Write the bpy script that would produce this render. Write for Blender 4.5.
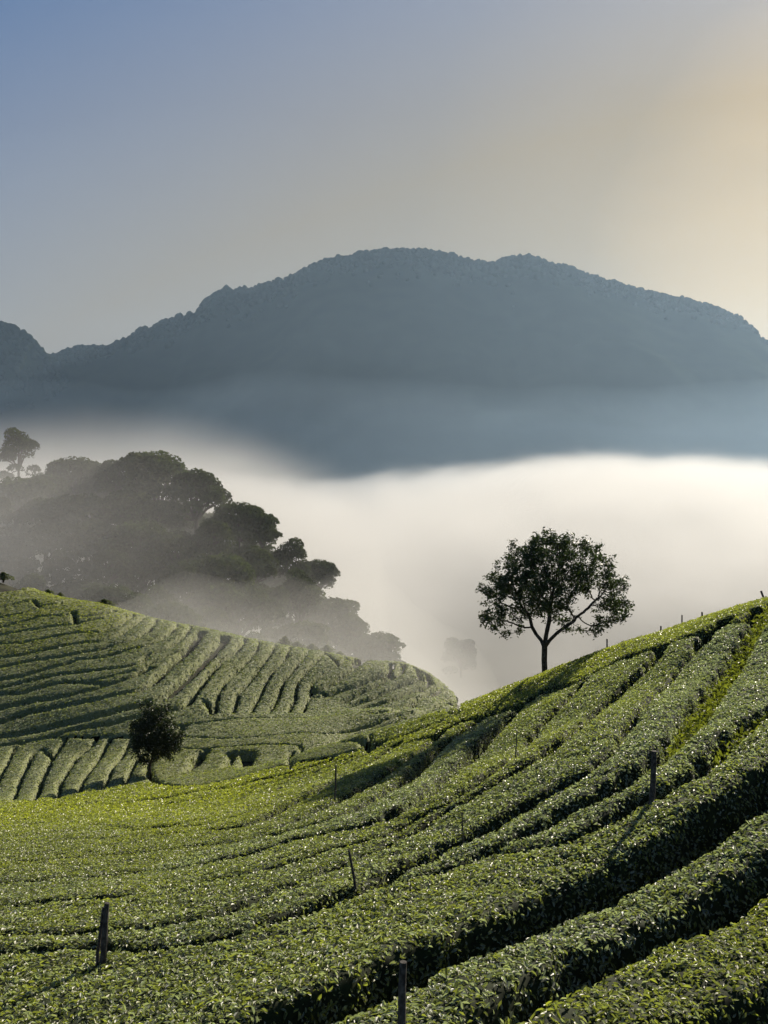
import bpy, math, random
import numpy as np
from mathutils import Vector, Matrix
R = math.radians
rng = np.random.default_rng(7)
random.seed(7)
scene = bpy.context.scene
for o in list(bpy.data.objects): bpy.data.objects.remove(o)

# ------------------------------------------------------------------ camera, sky, sun, exposure
F = 1000.0; W = 768; H = 1024
PITCH = math.atan(42 / F)                       # horizon a little above the middle of the picture
cd = bpy.data.cameras.new('camera'); cam = bpy.data.objects.new('camera', cd)
scene.collection.objects.link(cam); scene.camera = cam
cd.sensor_fit = 'VERTICAL'; cd.sensor_height = 24; cd.lens = 24 * F / H
cd.clip_start = 0.1; cd.clip_end = 20000
cam.location = (0, 0, 0); cam.rotation_euler = (math.pi / 2 - PITCH, 0, 0)

SUN_AZ, SUN_EL = 30.0, 22.0
SKY_STR, EXPO = 0.05, 0.75                     # azimuth to the right of the view axis
world = bpy.data.worlds.new('World'); scene.world = world; world.use_nodes = True
nt = world.node_tree; nt.nodes.clear()
sky = nt.nodes.new('ShaderNodeTexSky'); sky.sky_type = 'NISHITA'; sky.sun_disc = False
sky.sun_elevation = R(SUN_EL); sky.sun_rotation = R(SUN_AZ)
sky.altitude = 600; sky.air_density = 1.0; sky.dust_density = 0.7; sky.ozone_density = 5.0
bg = nt.nodes.new('ShaderNodeBackground'); bg.inputs['Strength'].default_value = SKY_STR
wo = nt.nodes.new('ShaderNodeOutputWorld')
def wn(t, op=None, *vals):
    n = nt.nodes.new(t)
    if op: n.operation = op
    for i, v in enumerate(vals):
        if isinstance(v, (int, float, tuple)): n.inputs[i].default_value = v
        elif v is not None: nt.links.new(v, n.inputs[i])
    return n
# hazy lower sky: the air thickens towards the horizon and glows warm round the low sun
tcw = nt.nodes.new('ShaderNodeTexCoord'); nrm_ = wn('ShaderNodeVectorMath', 'NORMALIZE', tcw.outputs['Generated'])
glow_el = R(12); gd = (math.sin(R(27)) * math.cos(glow_el), math.cos(R(27)) * math.cos(glow_el), math.sin(glow_el))
dotn = wn('ShaderNodeVectorMath', 'DOT_PRODUCT', nrm_.outputs[0], gd)
sepz = wn('ShaderNodeSeparateXYZ', None, nrm_.outputs[0])
e1 = wn('ShaderNodeMath', 'MULTIPLY_ADD', sepz.outputs[2], -3.1, 1.45)
e2 = wn('ShaderNodeMath', 'MULTIPLY_ADD', dotn.outputs['Value'], 2.2, -1.6)
e3 = wn('ShaderNodeMath', 'ADD', e1.outputs[0], e2.outputs[0]); e3.use_clamp = True
wnz = nt.nodes.new('ShaderNodeTexNoise'); wnz.inputs['Scale'].default_value = 2.2; wnz.inputs['Detail'].default_value = 3
wmp = nt.nodes.new('ShaderNodeMapping'); wmp.inputs['Scale'].default_value = (1, 1, 3); wmp.inputs['Rotation'].default_value = (0, R(25), 0)
nt.links.new(nrm_.outputs[0], wmp.inputs[0]); nt.links.new(wmp.outputs[0], wnz.inputs[0])
dn_ = wn('ShaderNodeMath', 'MULTIPLY_ADD', wnz.outputs[0], .04, dotn.outputs['Value']); dn2 = wn('ShaderNodeMath', 'SUBTRACT', dn_.outputs[0], .02)
rp = nt.nodes.new('ShaderNodeValToRGB'); el = rp.color_ramp.elements
SKYC = [(.55, (.37, .34, .30)), (.80, (.37, .335, .28)), (.91, (.39, .34, .265)), (.965, (.48, .385, .25)), (1.0, (.86, .63, .33))]
KS = 1 / (SKY_STR * 2 ** EXPO) * .80
el[0].position = SKYC[0][0]; el[0].color = (*[c * KS / 40 for c in SKYC[0][1]], 1); el[1].position = 1.0; el[1].color = (*[c * KS / 40 for c in SKYC[-1][1]], 1)
for p_, c_ in SKYC[1:-1]: q_ = el.new(p_); q_.color = (*[c * KS / 40 for c in c_], 1)
nt.links.new(dn2.outputs[0], rp.inputs[0])
sc40 = wn('ShaderNodeVectorMath', 'SCALE', rp.outputs[0]); sc40.inputs['Scale'].default_value = 40
mixw = nt.nodes.new('ShaderNodeMix'); mixw.data_type = 'RGBA'
nt.links.new(e3.outputs[0], mixw.inputs['Factor']); nt.links.new(sky.outputs[0], mixw.inputs[6]); nt.links.new(sc40.outputs[0], mixw.inputs[7])
nt.links.new(mixw.outputs[2], bg.inputs[0]); nt.links.new(bg.outputs[0], wo.inputs[0])
sl = bpy.data.lights.new('sun', 'SUN'); sl.energy = 5.0; sl.angle = R(0.6); sl.color = (1.0, 0.9, 0.74)
sun = bpy.data.objects.new('sun', sl); scene.collection.objects.link(sun)
sdir = Vector((math.sin(R(SUN_AZ)) * math.cos(R(SUN_EL)), math.cos(R(SUN_AZ)) * math.cos(R(SUN_EL)), math.sin(R(SUN_EL))))
sun.rotation_euler = sdir.to_track_quat('Z', 'Y').to_euler()
vs = scene.view_settings
vs.view_transform = 'Standard'; vs.look = 'None'; vs.exposure = EXPO; vs.gamma = 1.0; vs.use_curve_mapping = False
scene.cycles.volume_bounces = 1; scene.cycles.max_bounces = 6; scene.cycles.diffuse_bounces = 2
scene.cycles.glossy_bounces = 2; scene.cycles.transmission_bounces = 3; scene.cycles.transparent_max_bounces = 12
scene.cycles.use_adaptive_sampling = True; scene.cycles.adaptive_threshold = 0.02
scene.cycles.sample_clamp_indirect = 3.0
try:
    scene.cycles.use_denoising = True; scene.cycles.denoiser = 'OPENIMAGEDENOISE'; scene.cycles.denoising_input_passes = 'RGB_ALBEDO_NORMAL'
except Exception: pass

# ------------------------------------------------------------------ projection helpers
cp, sp = math.cos(PITCH), math.sin(PITCH)
def ray(px, py):
    u = (px - W / 2) / F; v = (H / 2 - py) / F
    return np.array([u, cp + v * sp, -sp + v * cp])      # forward (0,cp,-sp), up (0,sp,cp)
def at(px, py, Y):
    r = ray(px, py); return r * (Y / r[1])
def project(P):
    x, y, z = P[..., 0], P[..., 1], P[..., 2]
    d = y * cp - z * sp; u = x / d; v = (y * sp + z * cp) / d
    return W / 2 + F * u, H / 2 - F * v

# ------------------------------------------------------------------ canopy surface (height of the tops of the tea bushes)
CP = [ # px, py, distance
 (768,599,31),(700,619,31.5),(623,642,33),(545,672,35.5),(460,708,40),(400,735,44.5),(860,575,30),
 (768,869,10.1),(768,784,12.6),(768,705,17),(768,650,22),(673,742,15.5),(576,804,13.6),(576,896,10.4),(662,647,26),
 (576,727,19),(598,710,20.5),(576,685,28),(514,712,30),(514,755,22),(471,835,14),(384,876,12.2),(384,974,8.4),
 (277,1024,7.6),(200,944,10.5),(100,944,11),(0,950,11.2),(0,905,14.5),(384,835,15.5),(384,793,21),(384,762,30),
 (300,837,17.5),(325,820,19),(335,780,27),(267,846,17),(132,872,17.5),(0,882,17.5),(0,862,20.5),(0,843,25),(0,829,31),
 (0,816,38),(0,802,45),(200,830,23),(200,818,27),(200,790,42),(100,820,34),(130,785,48),(285,775,38),(372,752,36),
 (504,1005,7.4),(768,1010,7.3),(640,1060,6.6),(-60,950,11.5),(-60,860,21),(-60,815,38),(0,1040,8.3),(860,900,9.6),(860,700,17),
 (287,752,54),(225,719,63),(225,747,57),(184,772,52),(113,766,54),(129,744,60),(0,793,50),(0,770,55),(0,745,62),(51,737,62),
 (0,736,63.2),(0,721,64.8),(0,708,66.2),(0,694,67.6),(0,679,69.2),(0,667,70.6),(0,657,72),(0,644,73.8),(0,635,75.2),
 (0,627,76.5),(0,617,78),(0,607,79.7),(0,591,82.5),(0,576,85.5),(-60,562,87),(-60,650,73),(-60,740,62),
 (100,713,63.5),(105,657,72),(98,650,73),(78,600,83),(100,603,83),(133,727,62),(186,705,64.5),(205,678,68.5),(223,638,77),
 (180,624,80),(251,715,64),(257,671,71),(275,647,77),(303,717,64.5),(312,682,71),(325,652,78),(351,710,66),(369,661,78),
 (394,711,67),(418,690,72),(414,667,79),(447,704,69),(444,688,74),(430,674,78),(330,738,58),(400,725,62),(440,718,64),
 (340,741,57),(150,625,79)]
far_y = lambda y: y if y < 62 else 62 + (y - 62) * 1.4      # the left hill is a gentle slope
pts = [at(c[0], c[1], far_y(c[2])) for c in CP]
WP = [ # world points nobody sees directly: behind the ridges, outside the frame
 (14,37,-6.5),(10,42,-11.5),(6,44,-14),(14,50,-17),(5,52,-19),(24,36,-5),(24,48,-15),(3,58,-21),(14,70,-26),(28,70,-26),(14,95,-34),(30,95,-34),
 (-36,92,-11.5),(-28,92,-15),(-20,91,-17.5),(-10,91,-20),(-3,90,-22.5),(-36,102,-18),(-20,102,-23),(-5,102,-27),(-48,92,-9),(-48,102,-15),
 (10,84,-26),(12,74,-25),(12,66,-23),(8,90,-29),(4,2,-3.6),(0,2,-3.5),(-5,3,-3.9),(-8,8,-5.3)]
CPW = np.array(pts + [np.array((w[0] * far_y(w[1]) / w[1], far_y(w[1]), w[2] * far_y(w[1]) / w[1])) for w in WP])
def tps_fit(P, z, lam):
    n = len(P); d = np.linalg.norm(P[:, None] - P[None], axis=2)
    K = np.where(d > 0, d * d * np.log(d + 1e-12), 0) + lam * np.eye(n)
    A = np.zeros((n + 3, n + 3)); A[:n, :n] = K; A[:n, n] = 1; A[:n, n + 1:] = P; A[n, :n] = 1; A[n + 1:, :n] = P.T
    return np.linalg.solve(A, np.r_[z, 0, 0, 0])
def warp(X, Y):                                  # equalise point spacing: nearby detail is finer
    return np.stack([X / 10.0, Y / 10.0], -1)
PW = warp(CPW[:, 0], CPW[:, 1]); wt = tps_fit(PW, CPW[:, 2], 0.02)
def S_exact(x, y):
    x = np.clip(np.asarray(x, float), -56, 36); y = np.clip(np.asarray(y, float), 0, 126)
    sh = x.shape; q = warp(x.ravel(), y.ravel()); out = np.empty(len(q))
    for i in range(0, len(q), 20000):
        d2 = ((q[i:i + 20000, None] - PW[None]) ** 2).sum(2)
        out[i:i + 20000] = (0.5 * d2 * np.log(d2 + 1e-12)) @ wt[:-3] + wt[-3] + q[i:i + 20000] @ wt[-2:]
    return out.reshape(sh)
GX0, GX1, GY0, GY1, GS = -60, 40, 0, 130, 0.5
gx = np.arange(GX0, GX1 + .1, GS); gy = np.arange(GY0, GY1 + .1, GS)
SG = S_exact(*np.meshgrid(gx, gy))
def S(x, y):
    fx = np.clip((np.asarray(x, float) - GX0) / GS, 0, len(gx) - 1.001); fy = np.clip((np.asarray(y, float) - GY0) / GS, 0, len(gy) - 1.001)
    ix = fx.astype(int); iy = fy.astype(int); tx = fx - ix; ty = fy - iy
    return (SG[iy, ix] * (1 - tx) + SG[iy, ix + 1] * tx) * (1 - ty) + (SG[iy + 1, ix] * (1 - tx) + SG[iy + 1, ix + 1] * tx) * ty
def hit(px, py, shift=0.0):
    r = ray(px, py); Ys = np.geomspace(4, 122, 1600); P = r[None] * (Ys / r[1])[:, None]
    g = P[:, 2] - S(P[:, 0], P[:, 1])
    b = np.nonzero(g < 0)[0]
    i = b[0] if len(b) and b[0] > 0 else (0 if len(b) else int(np.argmin(g / Ys)))
    return np.array([P[i, 0], P[i, 1] + shift])
# value noise
_perm = rng.random((257, 257))
def vnoise(x, y):
    x = np.asarray(x, float); y = np.asarray(y, float)
    ix = np.floor(x).astype(int); iy = np.floor(y).astype(int); tx = x - ix; ty = y - iy
    tx = tx * tx * (3 - 2 * tx); ty = ty * ty * (3 - 2 * ty); a = ix % 256; b = iy % 256
    return (_perm[a, b] * (1 - tx) + _perm[a + 1, b] * tx) * (1 - ty) + (_perm[a, b + 1] * (1 - tx) + _perm[a + 1, b + 1] * tx) * ty
def fbm(x, y, n=4):
    s = 0; a = .5
    for k in range(n): s = s + a * (vnoise(x * 2 ** k + 17 * k, y * 2 ** k + 31 * k) - .5); a *= .5
    return s
def sstep(t): t = np.clip(t, 0, 1); return t * t * (3 - 2 * t)

# ------------------------------------------------------------------ materials
def mat(name):
    m = bpy.data.materials.new(name); m.use_nodes = True; n = m.node_tree; n.nodes.clear()
    out = n.nodes.new('ShaderNodeOutputMaterial'); return m, n, out
def N(n, t, **kw):
    nd = n.nodes.new(t)
    for k, v in kw.items():
        if hasattr(nd, k): setattr(nd, k, v)
        else: nd.inputs[k].default_value = v
    return nd
def leaf_mat(name, rough=.42, trans=.3, spec=.5, gain=(1.3, 1.5, .7)):
    m, n, out = mat(name)
    a = N(n, 'ShaderNodeAttribute', attribute_name='tint')
    pr = N(n, 'ShaderNodeBsdfPrincipled', Roughness=rough); pr.inputs['Specular IOR Level'].default_value = spec
    tr = N(n, 'ShaderNodeBsdfTranslucent'); mx = N(n, 'ShaderNodeMixShader'); mx.inputs[0].default_value = trans
    mul = N(n, 'ShaderNodeMixRGB', blend_type='MULTIPLY'); mul.inputs[0].default_value = 1; mul.inputs[2].default_value = (*gain, 1)
    n.links.new(a.outputs['Color'], pr.inputs['Base Color']); n.links.new(a.outputs['Color'], mul.inputs[1])
    n.links.new(mul.outputs[0], tr.inputs[0]); n.links.new(pr.outputs[0], mx.inputs[1]); n.links.new(tr.outputs[0], mx.inputs[2])
    n.links.new(mx.outputs[0], out.inputs[0]); return m
def noise_mat(name, c1, c2, scale, rough=.9, bump=0.0, c3=None, detail=6):
    m, n, out = mat(name)
    tc = N(n, 'ShaderNodeTexCoord'); no = N(n, 'ShaderNodeTexNoise'); no.inputs['Scale'].default_value = scale; no.inputs['Detail'].default_value = detail
    cr = N(n, 'ShaderNodeValToRGB'); cr.color_ramp.elements[0].position = .35; cr.color_ramp.elements[1].position = .68
    cr.color_ramp.elements[0].color = (*c1, 1); cr.color_ramp.elements[1].color = (*c2, 1)
    if c3: e = cr.color_ramp.elements.new(.5); e.color = (*c3, 1)
    pr = N(n, 'ShaderNodeBsdfPrincipled', Roughness=rough); pr.inputs['Specular IOR Level'].default_value = .15
    n.links.new(tc.outputs['Object'], no.inputs[0]); n.links.new(no.outputs[0], cr.inputs[0]); n.links.new(cr.outputs[0], pr.inputs['Base Color'])
    if bump:
        b = N(n, 'ShaderNodeBump'); b.inputs['Strength'].default_value = bump; n.links.new(no.outputs[0], b.inputs['Height']); n.links.new(b.outputs[0], pr.inputs['Normal'])
    n.links.new(pr.outputs[0], out.inputs[0]); return m
M_leaf = leaf_mat('tea_leaf', rough=.5, trans=.42, spec=1.0)
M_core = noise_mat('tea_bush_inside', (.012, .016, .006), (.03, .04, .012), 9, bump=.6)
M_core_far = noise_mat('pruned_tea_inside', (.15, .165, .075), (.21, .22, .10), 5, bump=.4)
M_leaf_far = leaf_mat('tea_leaf_pruned', rough=.6, trans=.4, spec=.35)
M_grass = leaf_mat('grass_blade', rough=.6, trans=.35, spec=.2)
M_woodleaf = leaf_mat('wood_leaf', rough=.95, trans=.2, spec=.03)
M_treeleaf = leaf_mat('tree_leaf', rough=.5, trans=.2, spec=.35)
M_bark = noise_mat('bark', (.03, .024, .018), (.09, .075, .055), 14, bump=.8)
M_post = noise_mat('weathered_post', (.03, .026, .022), (.11, .1, .09), 22, bump=.7)
M_soil = noise_mat('soil', (.02, .016, .010), (.045, .036, .02), .9, c3=(.03, .034, .012), bump=.5)
M_wood = noise_mat('far_forest', (.014, .020, .011), (.022, .030, .015), .02, bump=.3)
M_wood.node_tree.nodes['Principled BSDF'].inputs['Specular IOR Level'].default_value = 0

# ------------------------------------------------------------------ mesh helpers
def mesh_np(name, V, polys, mats, mat_idx=None, tint=None, smooth=None):
    """polys: list of (index array Nxk)"""
    me = bpy.data.meshes.new(name); V = np.asarray(V, np.float32)
    me.vertices.add(len(V)); me.vertices.foreach_set('co', V.ravel())
    idx = np.concatenate([p.ravel() for p in polys]).astype(np.int32)
    tot = np.concatenate([np.full(len(p), p.shape[1], np.int32) for p in polys]); st = np.r_[0, np.cumsum(tot)[:-1]].astype(np.int32)
    me.loops.add(len(idx)); me.loops.foreach_set('vertex_index', idx)
    me.polygons.add(len(tot)); me.polygons.foreach_set('loop_start', st); me.polygons.foreach_set('loop_total', tot)
    for m in mats: me.materials.append(m)
    if mat_idx is not None: me.polygons.foreach_set('material_index', np.asarray(mat_idx, np.int32))
    me.polygons.foreach_set('use_smooth', np.asarray(smooth if smooth is not None else np.zeros(len(tot)), bool))
    me.update(calc_edges=True)
    if tint is not None:
        at_ = me.attributes.new('tint', 'FLOAT_COLOR', 'POINT')
        c = np.ones((len(V), 4), np.float32); c[:, :3] = tint; at_.data.foreach_set('color', c.ravel())
    return me
def link(name, me, parent=None, loc=None):
    o = bpy.data.objects.new(name, me); scene.collection.objects.link(o)
    if parent: o.parent = parent
    if loc is not None: o.location = loc
    return o
def tag(o, label=None, cat=None, group=None, kind=None):
    for k, v in (('label', label), ('category', cat), ('group', group), ('kind', kind)):
        if v: o[k] = v
    return o
def leaves(P, Nrm, L, wr, tilt, six, tint, up=0.0):
    """leaf blades at points P: returns verts, polys (list), tints"""
    n = len(P); L = np.broadcast_to(L, n)
    nn = Nrm + rng.normal(0, tilt, (n, 3)); nn[:, 2] += up; nn /= np.linalg.norm(nn, axis=1)[:, None] + 1e-9
    a = rng.normal(0, 1, (n, 3)); a -= (a * nn).sum(1)[:, None] * nn; a /= np.linalg.norm(a, axis=1)[:, None] + 1e-9
    b = np.cross(nn, a); l = L[:, None]; w = l * wr
    f = l * (.10 + .12 * rng.random((n, 1)))
    if six:
        c = [P - a * l * .5, P - a * l * .2 + b * w * .42 + nn * f * .7, P + a * l * .2 + b * w * .36 + nn * f * .8, P + a * l * .52 - nn * f * .5,
             P + a * l * .2 - b * w * .36 + nn * f * .8, P - a * l * .2 - b * w * .42 + nn * f * .7]
        V = np.stack(c, 1).reshape(-1, 3); i = np.arange(n)[:, None] * 6
        return V, [np.concatenate([i + np.array([[0, 3, 2, 1]]), i + np.array([[0, 5, 4, 3]])])], np.repeat(tint, 6, 0)
    c = [P - a * l * .5, P + b * w * .5 + nn * f, P + a * l * .5, P - b * w * .5 + nn * f]
    V = np.stack(c, 1).reshape(-1, 3); i = np.arange(n)[:, None] * 4
    return V, [np.concatenate([i + np.array([[0, 2, 1]]), i + np.array([[0, 3, 2]])])], np.repeat(tint, 4, 0)

# ------------------------------------------------------------------ ground: one sheet, fine near the camera
HB = .62                                        # height of the tea bushes
MR = np.array([(-300,330),(-120,345),(-60,350),(0,358),(45,357),(65,352),(80,348),(105,347),(125,342),(133,335),(150,330),(160,322),(195,315),(205,300),(220,291),(250,289),(265,283),
 (290,278),(305,269),(325,261),(350,257),(384,251),(420,250),(445,254),(470,262),(490,264),(505,259),(530,257),(560,266),(585,275),(620,285),(660,295),(690,301),
 (720,310),(740,318),(748,330),(750,341),(768,346),(820,362),(900,390),(1050,420)], float)
MY = 2000.0
MX = np.array([at(p[0], p[1], MY)[0] for p in MR]); MZ = np.array([at(p[0], p[1], MY)[2] for p in MR])
def far_ground(x, y):
    z = -62 + 8 * fbm(x / 90, y / 90) * sstep((y - 90) / 60)
    # wooded shoulder on the left
    sh = 56 * np.exp(-((x + 125) / 88) ** 2 - ((y - 190) / 62) ** 2)
    return z + sh
def ground(x, y):
    x = np.asarray(x, float); y = np.asarray(y, float)
    near = S(x, y) - HB
    w = sstep((y - 104) / 30); w = np.maximum(w, sstep((-y - 5) / 60)); w = np.maximum(w, sstep((np.abs(x + 8) - 50) / 40))
    w = w * 1.0
    zf = far_ground(x, y)
    return near * (1 - w) + zf * w
def axis(lo, hi, fine, mid, n_far):
    a = np.arange(mid[0], mid[1] + 1e-6, fine)
    left = mid[0] - np.geomspace(fine * 1.5, mid[0] - lo, n_far); right = mid[1] + np.geomspace(fine * 1.5, hi - mid[1], n_far)
    return np.r_[left[::-1], a, right]
ax = axis(-3600, 3600, .6, (-56, 36), 70); ay = axis(-600, 3600, .6, (0, 125), 80)
GXX, GYY = np.meshgrid(ax, ay); GZ = ground(GXX, GYY)
V = np.stack([GXX, GYY, GZ], -1).reshape(-1, 3); nx, ny = len(ax), len(ay)
ii = (np.arange(ny - 1)[:, None] * nx + np.arange(nx - 1)[None]).ravel()
g = link('ground', mesh_np('ground', V, [np.stack([ii, ii + 1, ii + nx + 1, ii + nx], 1)], [M_soil], smooth=np.ones(len(ii))))
tag(g, 'dark soil ground under the tea slopes and in the valley', 'ground', kind='structure')

# ------------------------------------------------------------------ mountains
def forest_blobs(C, rad, name, label, cat):
    """many small uneven tree crowns in one mass"""
    t = (1 + 5 ** .5) / 2
    iv = np.array([(-1,t,0),(1,t,0),(-1,-t,0),(1,-t,0),(0,-1,t),(0,1,t),(0,-1,-t),(0,1,-t),(t,0,-1),(t,0,1),(-t,0,-1),(-t,0,1)], float); iv /= np.linalg.norm(iv[0])
    fc = [(0,11,5),(0,5,1),(0,1,7),(0,7,10),(0,10,11),(1,5,9),(5,11,4),(11,10,2),(10,7,6),(7,1,8),(3,9,4),(3,4,2),(3,2,6),(3,6,8),(3,8,9),(4,9,5),(2,4,11),(6,2,10),(8,6,7),(9,8,1)]
    vs_ = list(iv); cache = {}; f2 = []
    def mid(a, b):
        k = (min(a, b), max(a, b))
        if k not in cache:
            m = (np.array(vs_[a]) + vs_[b]) / 2; vs_.append(m / np.linalg.norm(m)); cache[k] = len(vs_) - 1
        return cache[k]
    for a, b, c in fc:
        x, y, z = mid(a, b), mid(b, c), mid(c, a); f2 += [(a, x, z), (b, y, x), (c, z, y), (x, y, z)]
    iv = np.array(vs_); fc = np.array(f2)
    n = len(C); r = rad[:, None, None] * (1 + rng.normal(0, .10, (n, len(iv), 1)))
    V = C[:, None, :] + iv[None] * r * np.stack([1 + 0 * rad, 1 + 0 * rad, .8 + .7 * rng.random(n)], 1)[:, None, :]
    Fc = fc[None] + (np.arange(n) * len(iv))[:, None, None]
    o = link(name, mesh_np(name, V.reshape(-1, 3), [Fc.reshape(-1, 3)], [M_wood], smooth=np.ones(n * len(fc))))
    return tag(o, label, cat, kind='stuff')
def mountain_z(x, y):
    rz = np.interp(x, MX, MZ)
    jag = 5 * fbm(x / 60, y / 60 + 9, 3)
    front = np.clip((MY - y) / 800, 0, 1.6); back = np.clip((y - MY) / 900, 0, 2)
    base = -80
    spur = fbm(x / 260 + 3, y / 900, 4)
    zf = base + (rz - base) * (1 - front ** 1.05) + 150 * spur * np.sin(np.clip(front, 0, 1) * math.pi)
    zb = base + (rz - base) * (1 - back ** 1.1)
    z = np.where(y < MY, zf, zb)
    # lower spur in front, right of the middle
    x0 = at(610, 336, 1650)[0]; z0 = at(610, 336, 1650)[2]
    sp_ = base + (z0 - base) * np.exp(-np.abs((x - x0) / 330) ** 1.7) * np.exp(-((y - 1650) / 230) ** 2) + 50 * fbm(x / 120, y / 120) * np.exp(-((y - 1650) / 230) ** 2)
    return np.maximum(z, sp_) + jag * np.clip(1 - front, 0, 1)
mx_ = np.linspace(-1500, 1700, 330); my_ = np.r_[np.linspace(1050, 2050, 110), np.linspace(2080, 3000, 20)]
XX, YY = np.meshgrid(mx_, my_); ZZ = mountain_z(XX, YY)
V = np.stack([XX, YY, ZZ], -1).reshape(-1, 3); nx, ny = len(mx_), len(my_)
ii = (np.arange(ny - 1)[:, None] * nx + np.arange(nx - 1)[None]).ravel()
o = link('mountain', mesh_np('mountain', V, [np.stack([ii, ii + 1, ii + nx + 1, ii + nx], 1)], [M_wood], smooth=np.ones(len(ii))))
tag(o, 'long forested mountain behind the misty valley', 'mountain', kind='structure')
n = 4200
bx = rng.uniform(-1150, 1250, n); by = MY - np.abs(rng.normal(0, 60, n)) + 10; by[:1500] = MY + rng.normal(-2, 8, 1500)
rd = rng.uniform(3.0, 5.5, n) * (1 + 0.6 * (vnoise(bx / 40, by / 40 + 5) > .62)); rd[:1500] = rng.uniform(1.8, 3.8, 1500) * (1 + 0.8 * (vnoise(bx[:1500] / 22, 0 * bx[:1500] + 5) > .66))
forest_blobs(np.stack([bx, by, mountain_z(bx, by) + rd * .1], 1), rd, 'mountain_forest', 'dark forest covering the long mountain ridge', 'forest')
# nearer dark hill at the left edge
HY = 1780.0
HR = [(-260, 300), (-120, 305), (-40, 316), (0, 325), (10, 328), (20, 335), (30, 340), (38, 350), (48, 360), (60, 372), (80, 395), (110, 430), (150, 465)]
HX = np.array([at(a, b, HY)[0] for a, b in HR]); HZ = np.array([at(a, b, HY)[2] for a, b in HR])
def hill_z(x, y):
    rz = np.interp(x, HX, HZ); t = np.clip(np.abs(y - HY) / 300, 0, 1.4)
    return -75 + (rz + 75) * (1 - t ** 1.2) + 12 * fbm(x / 60, y / 60) * t
hx = np.linspace(-1500, -300, 130); hy = np.linspace(1420, 2140, 70); XX, YY = np.meshgrid(hx, hy)
V = np.stack([XX, YY, hill_z(XX, YY)], -1).reshape(-1, 3); nx, ny = len(hx), len(hy)
ii = (np.arange(ny - 1)[:, None] * nx + np.arange(nx - 1)[None]).ravel()
o = link('hill', mesh_np('hill', V, [np.stack([ii, ii + 1, ii + nx + 1, ii + nx], 1)], [M_wood], smooth=np.ones(len(ii))))
tag(o, 'small dark wooded hill at the left edge of the mountain', 'hill', kind='structure')
n = 1100; bx = rng.uniform(-1000, -480, n); by = HY - np.abs(rng.normal(0, 90, n)) + 8; by[:350] = HY
rd = rng.uniform(3.5, 8, n)
forest_blobs(np.stack([bx, by, hill_z(bx, by) + rd * .2], 1), rd, 'hill_forest', 'dark tree cover on the small hill at the left edge', 'forest')

# ------------------------------------------------------------------ haze and mist
def volume_mat(name, color, dens, g_):
    m, n, out = mat(name); v = N(n, 'ShaderNodeVolumePrincipled'); v.inputs['Color'].default_value = (*color, 1)
    v.inputs['Density'].default_value = dens; v.inputs['Anisotropy'].default_value = g_
    n.links.new(v.outputs[0], out.inputs['Volume']); return m
def box(name, lo, hi, m):
    x0, y0, z0 = lo; x1, y1, z1 = hi
    V = [(x0,y0,z0),(x1,y0,z0),(x1,y1,z0),(x0,y1,z0),(x0,y0,z1),(x1,y0,z1),(x1,y1,z1),(x0,y1,z1)]
    Fq = np.array([(0,3,2,1),(4,5,6,7),(0,1,5,4),(1,2,6,5),(2,3,7,6),(3,0,4,7)])
    return link(name, mesh_np(name, V, [Fq], [m]))
hz = box('haze', (-3620, -620, -140), (3620, 3620, 520), volume_mat('haze_air', (.5, .72, 1.0), 0.45e-4, .5))
tag(hz, 'thin bluish haze filling the air over the valley', 'haze', kind='stuff')
def mist_sheet(name, x0, x1, y0, y1, top, bottom, nx, ny, m, label):
    """a closed body of mist: an uneven top over an even underside, feathered to nothing at its rim"""
    xs = np.linspace(x0, x1, nx); ys = y0 + (y1 - y0) * np.linspace(0, 1, ny) ** 1.6; X, Y = np.meshgrid(xs, ys)
    Zb = bottom(X, Y); Zt = np.maximum(top(X, Y), Zb + .05)
    V = np.concatenate([np.stack([X, Y, Zt], -1).reshape(-1, 3), np.stack([X, Y, Zb], -1).reshape(-1, 3)]); n0 = nx * ny
    ii = (np.arange(ny - 1)[:, None] * nx + np.arange(nx - 1)[None]).ravel()
    tq = np.stack([ii, ii + 1, ii + nx + 1, ii + nx], 1); bq = tq[:, ::-1] + n0
    rim = np.concatenate([np.arange(nx - 1), np.arange(ny - 1) * nx + nx - 1, (ny - 1) * nx + np.arange(nx - 1, 0, -1), np.arange(ny - 1, 0, -1) * nx])
    r2 = np.roll(rim, -1); sd = np.stack([rim, rim + n0, r2 + n0, r2], 1)
    o = link(name, mesh_np(name, V, [tq, bq, sd], [m], smooth=np.ones(len(tq) * 2 + len(sd))))
    return tag(o, label, 'mist', kind='stuff')
def rimf(X, Y, x0, x1, y0, y1, fx, fy):
    return sstep((X - x0) / fx) * sstep((x1 - X) / fx) * sstep((Y - y0) / fy) * sstep((y1 - Y) / fy)
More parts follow.
